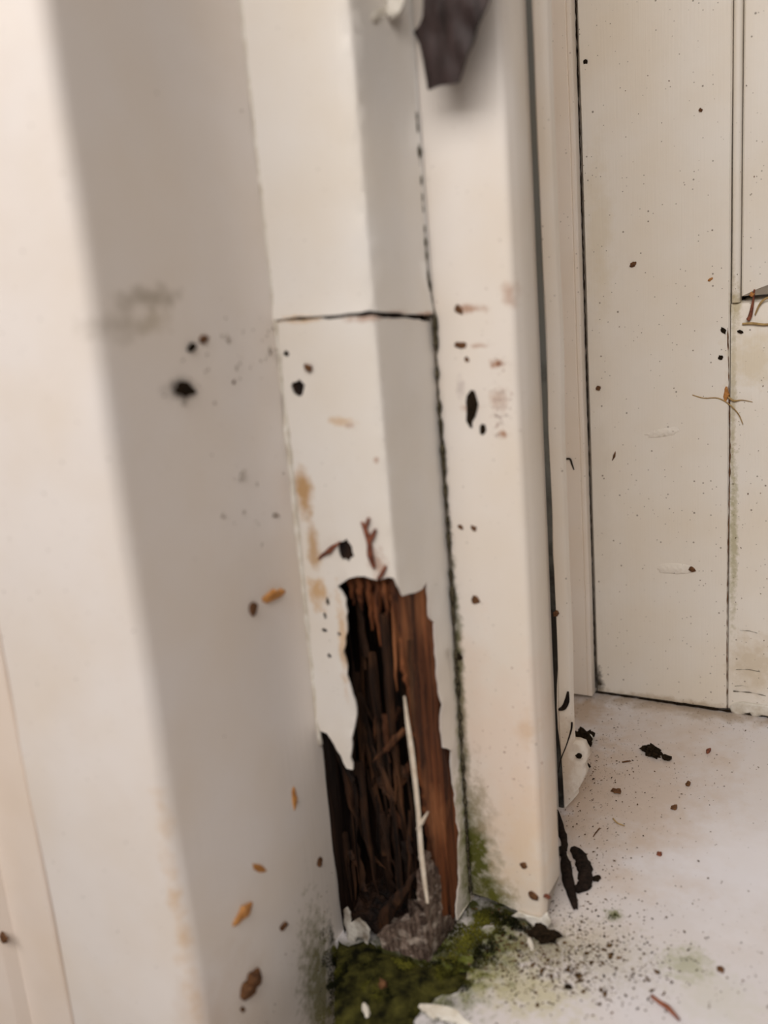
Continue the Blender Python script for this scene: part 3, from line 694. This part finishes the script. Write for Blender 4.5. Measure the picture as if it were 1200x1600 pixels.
crumb('dirt_clump', (736, 822), (745, 828), 8, D, 'brown', 'right one of two tiny brown dots on the middle of the bead', 'dirt clump', .4, 19)
crumb('dirt_clump', (716, 820), (724, 826), 7, D, 'brown', 'left one of two tiny brown dots on the middle of the bead', 'dirt clump', .4, 20)
crumb('dead_insect', (827, 1392), (842, 1405), 10, D, 'brown', 'brown seed-like dead insect near the foot of the bead', 'insect', .6, 21, rough=.25)
crumb('dirt_clump', (814, 1348), (824, 1355), 8, D, 'brown', 'brown dot above the dead insect on the bead', 'dirt clump', .5, 22)
crumb('dirt_clump', (850, 1398), (862, 1402), 7, D, 'twig', 'reddish crumb at the right edge of the foot of the bead', 'dirt clump', .5, 23)
crumb('bark_chip', (714, 1020), (722, 1030), 9, D, 'dirt', 'black crumb in the grime joint beside the hollow', 'chip', .5, 24)
sliver('wood_chip', (688, 1086), (704, 1081), 8, 'side', 'orange', 'orange chip on the painted side of the post right of the hollow', 'wood chip', 12)
G = 'strip'
stem('dead_leaf', ((874, 1108), (882, 1104), (887, 1094), (888, 1080)), [2, 4, 4, 1.5], G, 'leaf', 'dark curled leaf scrap on the thin strip right of the slot', 'leaf')
stem('hair', ((894, 1128), (893, 1140), (885, 1165), (877, 1185), (872, 1208)), [1.6, 1.4, .9, .8, .6], G, 'leaf', 'dark hair hanging across the foot of the thin strip', 'hair')
crumb('dirt_clump', (866, 955), (872, 961), 9, G, 'brown', 'brown crumb on the edge of the thin strip at mid height', 'dirt clump', .5, 26)
stem('twig', ((883, 717), (891, 717), (894, 725), (897, 734)), [1.6, 1.5, 1.3, .8], 'stop', 'leaf', 'tiny bent black twig on the narrow door stop', 'twig')

Wd = 'door'
def husk(pxs, label, mat='straw', seed=0, w=9): return sliver('seed_husk', pxs[0], pxs[1], w, Wd, mat, label, 'husk', seed, .6)
husk(((985, 417), (994, 409)), 'tan seed husk in the middle of the upper door stile', 'brown', 2, 8)
husk(((1106, 439), (1114, 434)), 'small orange husk on the stile near the panel moulding', 'orange', 3, 5)
husk(((1136, 604), (1134, 628)), 'amber seed husk caught on the joint of stile and rail', 'orange', 4, 9)
stem('root_fibre', ((1082, 617), (1100, 622), (1122, 622), (1140, 632), (1154, 647), (1161, 663)), [.7, .8, .9, 1.0, .9, .6], Wd, 'straw', 'long thin tan root fibre curving across the joint of stile and rail', 'root fibre')
stem('root_fibre', ((1138, 620), (1147, 626), (1160, 625), (1176, 628)), [1.6, 1.6, .6, .4], Wd, 'straw', 'short tan fibre running right from the amber seed husk', 'root fibre')
crumb('dirt_clump', (1127, 513), (1134, 521), 7, Wd, 'dirt', 'black crumb on the stile level with the top of the rail', 'dirt clump', .5, 31)
crumb('dirt_clump', (1153, 516), (1161, 520), 6, Wd, 'dirt', 'black crumb on the rail just below the dark ledge', 'dirt clump', .5, 32)
crumb('dirt_clump', (1123, 561), (1129, 556), 7, Wd, 'dirt', 'black crumb on the stile below the level of the ledge', 'dirt clump', .5, 33)
crumb('dirt_clump', (932, 604), (939, 609), 7, Wd, 'brown', 'dark crumb near the left edge of the stile at mid height', 'dirt clump', .5, 34)
crumb('dirt_clump', (1077, 886), (1085, 892), 8, Wd, 'brown', 'brown crumb at the right end of the lower filler ripple', 'dirt clump', .6, 35)
crumb('dirt_clump', (912, 94), (918, 98), 7, Wd, 'dirt', 'black crumb near the top left of the stile', 'dirt clump', .5, 36)
crumb('dirt_clump', (1092, 170), (1097, 174), 6, Wd, 'brown', 'dark crumb on the upper stile left of the moulding', 'dirt clump', .5, 37)
sliver('seed_husk', (957, 720), (962, 705), 4, Wd, 'brown', 'thin brown husk on the lower left of the stile', 'husk', 8)
tw = stem('twig', ((1169, 500), (1173, 492), (1177, 470), (1179, 452)), [3.2, 3.0, 1.8, 1.2], Wd, 'twig', 'dark red twig standing on the ledge of the bottom rail', 'twig')
o = crumb('bud', (1172, 462), (1179, 458), 7, Wd, 'orange', None, None, .6, 41)
o.parent = tw; o.matrix_parent_inverse = Matrix.Translation(tw.location).inverted(); tag(o, 'orange bud')
stem('dead_leaf', ((1180, 492), (1186, 478), (1194, 468), (1206, 463)), [1.0, 1.6, 1.8, 1.4], Wd, 'straw', 'pale reddish arched leaf edge right of the standing twig', 'leaf')
stem('straw', ((1160, 506), (1175, 505), (1195, 507), (1215, 505)), [1.5, 2, 1.8, 1.4], Wd, 'straw', 'tan straw lying along the ledge of the bottom rail', 'straw')

L_ = 'sill'
def curl_leaf(name, pxs, wpx, curl, mat, label, seed, lift=1.0):
    """shrivelled leaf: a ribbon along a path, curled across its width, with thickness"""
    n = NORMAL['s']; base = at(pxs[len(pxs) // 2], L_); vs = []; fs = []; m_ = 7; rd = random.Random(seed); N = len(pxs); pts = [at(p, L_) for p in pxs]
    K = 4 * (N - 1) + 1
    for i in range(K):
        f = i / 4; a = min(int(f), N - 2); q = pts[a].lerp(pts[a + 1], f - a); d = (pts[a + 1] - pts[a]).normalized(); s = n.cross(d).normalized()
        t_ = i / (K - 1); w = wpx * .00027 * (math.sin(math.pi * (.08 + .86 * t_)) ** .7) * rd.uniform(.85, 1.15)
        for l in (0, 1):
            for k_ in range(m_):
                a_ = (k_ / (m_ - 1) - .5) * curl; r = w / max(curl, .2)
                hh = r * (math.cos(a_) - math.cos(curl / 2)) if curl > 0 else 0
                vs.append(q + s * (r * math.sin(a_)) + n * (hh * .8 + .0006 * lift + (.0003 if l == 0 else -.0002) + .0003 * noise.noise((i * .6, k_ * .8, seed))) - base)
    w2 = 2 * m_
    for i in range(K - 1):
        for k_ in range(m_ - 1):
            a = i * w2 + k_; fs.append((a, a + 1, a + w2 + 1, a + w2)); b = a + m_; fs.append((b, b + w2, b + w2 + 1, b + 1))
        for (a, b) in ((0, m_), (2 * m_ - 1, m_ - 1)):
            a += i * w2; b += i * w2; fs.append((a, a + w2, b + w2, b))
    for r0 in (0, (K - 1) * w2):
        fs += [(r0 + k_, r0 + k_ + 1, r0 + m_ + k_ + 1, r0 + m_ + k_) for k_ in range(m_ - 1)]
    bm = bmesh.new(); bm.from_mesh(mesh(name, vs, fs)); o = link(name, from_bm(name, bm), M[mat], None, Matrix.Translation(base)); autosmooth(o, 50)
    tag(o, label, 'leaf'); return o
curl_leaf('dead_leaf', ((892, 1329), (900, 1331), (908, 1343), (914, 1360), (915, 1380), (909, 1395), (901, 1386)), 27, 2.3, 'leaf', 'fat black curled leaf on the sill below the thin strip', 1)
curl_leaf('dead_leaf', ((879, 1330), (884, 1350), (887, 1375), (893, 1398), (900, 1423)), 19, 2.0, 'leaf', 'long narrow black leaf left of the fat curled leaf on the sill', 2)
curl_leaf('dead_leaf', ((870, 1268), (875, 1292), (881, 1312), (884, 1332)), 15, 2.2, 'leaf', 'black shrivelled stalk rising from the two leaves into the slot', 3)
curl_leaf('dead_leaf', ((856, 1340), (866, 1338), (876, 1330), (886, 1322)), 16, 2.0, 'leaf', 'short black leaf scrap under the foot of the bead side', 4)
crumb('paint_chip', (880, 1336), (888, 1340), 7, L_, 'flake', 'pale chip caught between the two black leaves', 'paint chip', .5, 3)
crumb('dirt_clump', (1010, 1172), (1032, 1184), 14, L_, 'dirt', 'largest black dirt clump on the open sill near the door', 'dirt clump', .6, 51, rough=.9, sub=3)
crumb('dirt_clump', (1034, 1183), (1048, 1189), 9, L_, 'dirt', 'black crumb just right of the largest clump on the sill', 'dirt clump', .6, 52)
crumb('dirt_clump', (1010, 1168), (1016, 1172), 8, L_, 'dirt', 'black crumb at the upper left tip of the largest sill clump', 'dirt clump', .7, 53)
crumb('dirt_clump', (957, 1234), (971, 1241), 9, L_, 'brown', 'brown clump on the sill in front of the largest black clump', 'dirt clump', .5, 54, rough=.9)
crumb('dirt_clump', (905, 1150), (922, 1166), 18, L_, 'dirt', 'spiky black clump on the sill beside the foot of the thin strip', 'dirt clump', .9, 55, rough=1.0, sub=3)
crumb('dirt_clump', (897, 1144), (904, 1160), 9, L_, 'dirt', 'narrow black crumb between the thin strip and the spiky clump', 'dirt clump', .9, 56)
crumb('paint_chip', (916, 1158), (926, 1162), 7, L_, 'flake', 'white chip lying on the spiky black clump', 'paint chip', 2.0, 57)
crumb('dirt_clump', (902, 1176), (908, 1183), 8, G, 'dirt', 'black crumb on the paint lump at the foot of the thin strip', 'dirt clump', .8, 58)
crumb('dirt_clump', (912, 1194), (920, 1202), 9, L_, 'dirt', 'black crumb on the sill below the spiky clump', 'dirt clump', .6, 59)
crumb('dirt_clump', (826, 1458), (868, 1474), 22, L_, 'dirt', 'wide black dirt clump under the broken foot of the bead', 'dirt clump', .6, 60, rough=.9, sub=3)
crumb('dirt_clump', (1049, 1262), (1057, 1265), 8, L_, 'brown', 'brown crumb on the open sill right of the brown clump', 'dirt clump', .5, 61)
crumb('dirt_clump', (1071, 1225), (1079, 1227), 7, L_, 'brown', 'dark crumb farthest right on the upper sill', 'dirt clump', .5, 62)
crumb('dirt_clump', (1026, 1334), (1034, 1337), 7, L_, 'twig', 'reddish crumb on the middle of the sill', 'dirt clump', .5, 63)
crumb('dirt_clump', (1104, 1174), (1110, 1176), 8, L_, 'twig', 'reddish crumb on the sill under the door joint', 'dirt clump', .5, 64)
crumb('dirt_clump', (927, 1378), (938, 1370), 9, L_, 'dirt', 'black crumb right of the fat curled leaf', 'dirt clump', .5, 65)
crumb('dirt_clump', (880, 1540), (895, 1545), 9, L_, 'dirt', 'dark crumb on the front of the sill below the bead', 'dirt clump', .4, 66)
crumb('dirt_clump', (1120, 1513), (1132, 1518), 9, L_, 'brown', 'brown crumb on the front right of the sill', 'dirt clump', .4, 67)
stem('straw', ((958, 1280), (965, 1287), (976, 1291)), [1.2, 1.2, .8], L_, 'straw', 'short straw on the sill before the brown clump', 'straw')
stem('straw', ((937, 1295), (931, 1302), (927, 1308)), [1.2, 1.0, .8], L_, 'brown', 'short brown stalk on the sill right of the black stalk', 'straw')
stem('straw', ((972, 1192), (980, 1191), (986, 1190)), [1.2, 1.6, .8], L_, 'brown', 'tiny brown stalk on the sill left of the largest clump', 'straw')
stem('twig', ((1018, 1558), (1030, 1568), (1044, 1578), (1062, 1596)), [3, 3.4, 4.5, 2], L_, 'twig', 'reddish brown twig on the front edge of the sill', 'twig')
crumb('paint_chip', (826, 1466), (833, 1486), 9, L_, 'flake', 'white chip standing under the broken foot of the bead', 'paint chip', .8, 71)
sliver('bark_chip', (596, 1552), (606, 1538), 14, L_, 'brown', 'brown bark chip lying on the moss before the post', 'chip', 14, 1.2)
o = crumb('paint_chip', (565, 1570), (580, 1600), 16, L_, 'flake', 'dirty white flake poking out of the moss at the bottom of the photo', 'paint chip', .9, 72)
sliver('paint_chip', (656, 1572), (740, 1604), 18, L_, 'flake', 'long cream flake on the moss at the front of the sill', 'paint chip', 15, .5)

# ------------------------------------------------------------------ moss and fine dirt nobody could count
def moss(name, label, spots, n, seed, hmax=2.2):
    """spots: (centre point, normal, radius u, radius v, weight, height factor); each blade is a tiny bent leaf"""
    rd = random.Random(seed); vs, fs, tone = [], [], []
    tot = sum(s[4] for s in spots)
    for (c, nrm, ru, rv, w, hf, tu, tv) in spots:
        for i in range(int(n * w / tot)):
            a = rd.uniform(0, 2 * math.pi); r = math.sqrt(rd.random()); q = c + tu * (r * math.cos(a) * ru) + tv * (r * math.sin(a) * rv)
            if noise.noise(q * 260 + Vector((seed, 0, 0))) + .75 * (1 - r) - .28 < rd.uniform(-.12, .12): continue
            h = hmax * MM * hf * rd.uniform(.35, 1) * (1 - .6 * r); d = (nrm + Vector((rd.uniform(-.8, .8), rd.uniform(-.8, .8), rd.uniform(-.5, .8)))).normalized()
            s = d.cross(Vector((rd.uniform(-1, 1), rd.uniform(-1, 1), rd.uniform(-1, 1)))).normalized() * h * .16
            b = len(vs); tip = q + d * h + Vector((0, 0, -.1 * h)); mid = q + d * h * .55
            vs += [q - s, q + s, mid + s * 1.2, mid - s * 1.2, tip]; fs += [(b, b + 1, b + 2, b + 3), (b + 3, b + 2, b + 4)]
            t_ = min(1, max(0, (.26 if q.x > -.024 else .14) + 1.6 * noise.noise(q * 95 + Vector((seed, 2, 0))) + rd.uniform(-.2, .2))); tone += [t_ * .4, t_ * .4, t_ * .8, t_ * .8, t_]
    me = mesh(name, vs, fs); at2 = me.attributes.new('tone', 'FLOAT', 'POINT')
    at2.data.foreach_set('value', tone)
    o = link(name, me, M['moss'], None, None, False); tag(o, label, 'moss', None, 'stuff'); return o
def sp_(px, surf, ru, rv, w, hf):
    q = at(px, surf, .00028 if surf == 'bead' else .0003 if surf == 'sill' else 0); n = NORMAL[PLANES[surf][0]]
    tu, tv = (Vector((1, 0, 0)), Vector((0, 1, SLOPE))) if surf == 'sill' else ((Vector((1, 0, 0)), Vector((0, 0, 1))) if PLANES[surf][0] == 'y' else (Vector((0, 1, 0)), Vector((0, 0, 1))))
    return (q, n, ru * MM, rv * MM, w, hf, tu, tv)
def bed(name, pts, label, seed):
    """lumpy dark mound under the moss, on the sill"""
    poly = ragged([(at(p, 'sill').x * 1000, at(p, 'sill').y * 1000) for p in pts], 2.0, .8, seed)
    cxy = (sum(p[0] for p in poly) / len(poly), sum(p[1] for p in poly) / len(poly))
    def lf(u, v):
        d = min((u - a) ** 2 + (v - b) ** 2 for a, b in poly) ** .5
        return .0003 + .0024 * min(1, d / 6) * (.6 + .6 * noise.noise((u * .13, v * .13, seed)) + .5 * noise.noise((u * .45, v * .45, seed)))
    o = link(name, sheet(name, poly, [], lambda u, v: Vector((u * MM, v * MM, SLOPE * v * MM)), lambda u, v: NORMAL['s'], .002, 1.6, lf), M['mossbed'])
    tag(o, label, 'moss', None, 'stuff'); return o
bed('moss_bed', ((528, 1470), (545, 1480), (572, 1470), (605, 1492), (650, 1508), (690, 1520), (730, 1520), (715, 1550), (680, 1560), (650, 1590), (645, 1650), (522, 1650)), 'dark lumpy moss mound at the foot of the rotten post', 3)
moss('moss', 'green moss clump at the foot of the rotten post', [sp_((600, 1560), 'sill', 14, 17, 5, 1.2), sp_((640, 1520), 'sill', 14, 6, 2, 1), sp_((560, 1520), 'sill', 5, 14, 2, 1), sp_((700, 1525), 'sill', 10, 7, 1.4, .9), sp_((690, 1590), 'sill', 10, 10, .8, .5), sp_((538, 1520), 'sill', 4, 14, 1.5, .9), sp_((570, 1490), 'sill', 7, 5, 1, .8), sp_((545, 1600), 'sill', 6, 14, 1.2, .9)], 34000, 1)
moss('moss', 'thin green moss on the sill under the white bead', [sp_((736, 1470), 'sill', 13, 17, 4.5, .8), sp_((780, 1442), 'sill', 15, 7, 3.2, .7), sp_((770, 1510), 'sill', 16, 10, 1, .35), sp_((960, 1430), 'sill', 3, 3, .12, .5), sp_((1075, 1497), 'sill', 4, 3, .15, .5), sp_((920, 1490), 'sill', 10, 8, .2, .3)], 16000, 2)
moss('moss', 'dark green moss creeping up the joint beside the bead', [sp_((730, 1340), 'bead', 2.4, 18, 2, .35), sp_((722, 1200), 'bead', 1.6, 28, 1.6, .3), sp_((715, 1060), 'bead', 1.3, 30, 1.1, .28), sp_((765, 1385), 'bead', 8, 7, .8, .22), sp_((750, 1330), 'bead', 5, 16, .7, .2)], 11000, 3, 2.0)
moss('moss', 'moss on the lower right edge of the grey casing', [sp_((515, 1550), 'casing', 4.5, 30, 2, .5), sp_((505, 1590), 'casing', 8, 16, 1.2, .4), sp_((523, 1500), 'casing', 2.0, 14, 1.4, .5)], 8000, 4, 2.0)
def specks(name, label, spots, n, seed, mat='brown', smin=.08, smax=.35):
    rd = random.Random(seed); vs, fs = [], []; tot = sum(s[4] for s in spots)
    for (c, nrm, ru, rv, w, hf, tu, tv) in spots:
        for i in range(int(n * w / tot)):
            q = c + tu * (rd.gauss(0, .5) * ru) + tv * (rd.gauss(0, .5) * rv)
            if nrm.y < -.5 and nrm.z < .5 and q.z < -.012: continue
            s = (smin + (smax - smin) * rd.random() ** 3) * MM * hf; a = rd.uniform(0, 3.14); e1 = tu * math.cos(a) + tv * math.sin(a); e2 = nrm.cross(e1); k_ = rd.uniform(.5, 2.2)
            b = len(vs); vs += [q + e1 * s * k_, q + e2 * s, q - e1 * s * k_ * rd.uniform(.6, 1), q - e2 * s * rd.uniform(.6, 1), q + nrm * s * .7]
            fs += [(b, b + 1, b + 4), (b + 1, b + 2, b + 4), (b + 2, b + 3, b + 4), (b + 3, b, b + 4), (b + 3, b + 2, b + 1, b)]
    o = link(name, mesh(name, vs, fs), M[mat], None, None, False); tag(o, label, 'dirt', None, 'stuff'); return o
specks('dirt_specks', 'fine brown and black dirt scattered over the white sill', [sp_((940, 1230), 'sill', 26, 60, 5, 1.1), sp_((1040, 1200), 'sill', 70, 60, 2.5, .9), sp_((890, 1480), 'sill', 40, 20, 9, 1.5), sp_((880, 1500), 'sill', 34, 18, 2.2, 3.0), sp_((760, 1530), 'sill', 22, 14, 1.8, 1.4), sp_((1080, 1120), 'sill', 90, 14, 3.5, .8), sp_((800, 1500), 'sill', 30, 16, 4, 1.2), sp_((1050, 1450), 'sill', 60, 35, 1.2, 1.6), sp_((905, 1400), 'sill', 18, 40, 3, 1.3), sp_((915, 1200), 'sill', 12, 36, 1.8, 1.2), sp_((850, 1520), 'sill', 20, 10, 2, 1.6)], 4200, 5, 'crumbs')
specks('dirt_specks', 'fine dark fly specks dotted over the white door', [sp_((1020, 500), 'door', 45, 220, 6, .8), sp_((1170, 850), 'door', 14, 110, 1.6, .9), sp_((1030, 950), 'door', 45, 60, 2, .8), sp_((1175, 250), 'door', 14, 120, .8, .8)], 520, 7)
specks('dirt_specks', 'small brown specks low on the grey casing return', [sp_((440, 1450), 'casing', 30, 60, 4, 1.2), sp_((380, 560), 'casing', 26, 16, 1.2, 1.7), sp_((380, 760), 'casing', 36, 50, 1, 1.5)], 150, 8)
specks('paint_blisters', 'faint grey blistered spots on the grey casing return', [sp_((385, 550), 'casing', 24, 12, 3, 4), sp_((380, 740), 'casing', 40, 42, 2.5, 4), sp_((320, 320), 'casing', 26, 50, .8, 3.5), sp_((300, 610), 'casing', 12, 8, .8, 4)], 42, 14, 'blister', .1, .3)
specks('rust_specks', 'rusty rungs of tiny specks beside the largest black chip on the bead', [sp_((780, y_), 'bead', 3.6, .9, 1, .8) for y_ in (568, 612, 624, 636, 650, 664, 680)] + [sp_((742, 540), 'bead', 5, .5, 1, .7), sp_((728, 632), 'bead', 3, .6, .6, .7)], 260, 11, 'twig')
specks('dirt_specks', 'fine rusty specks sprinkled down the white bead', [sp_((780, 620), 'bead', 7, 16, 2, .8), sp_((790, 1200), 'bead', 14, 60, 3, .9), sp_((745, 1300), 'bead', 9, 40, 2, .8), sp_((735, 490), 'bead', 10, 10, .8, .9)], 230, 9, 'twig')
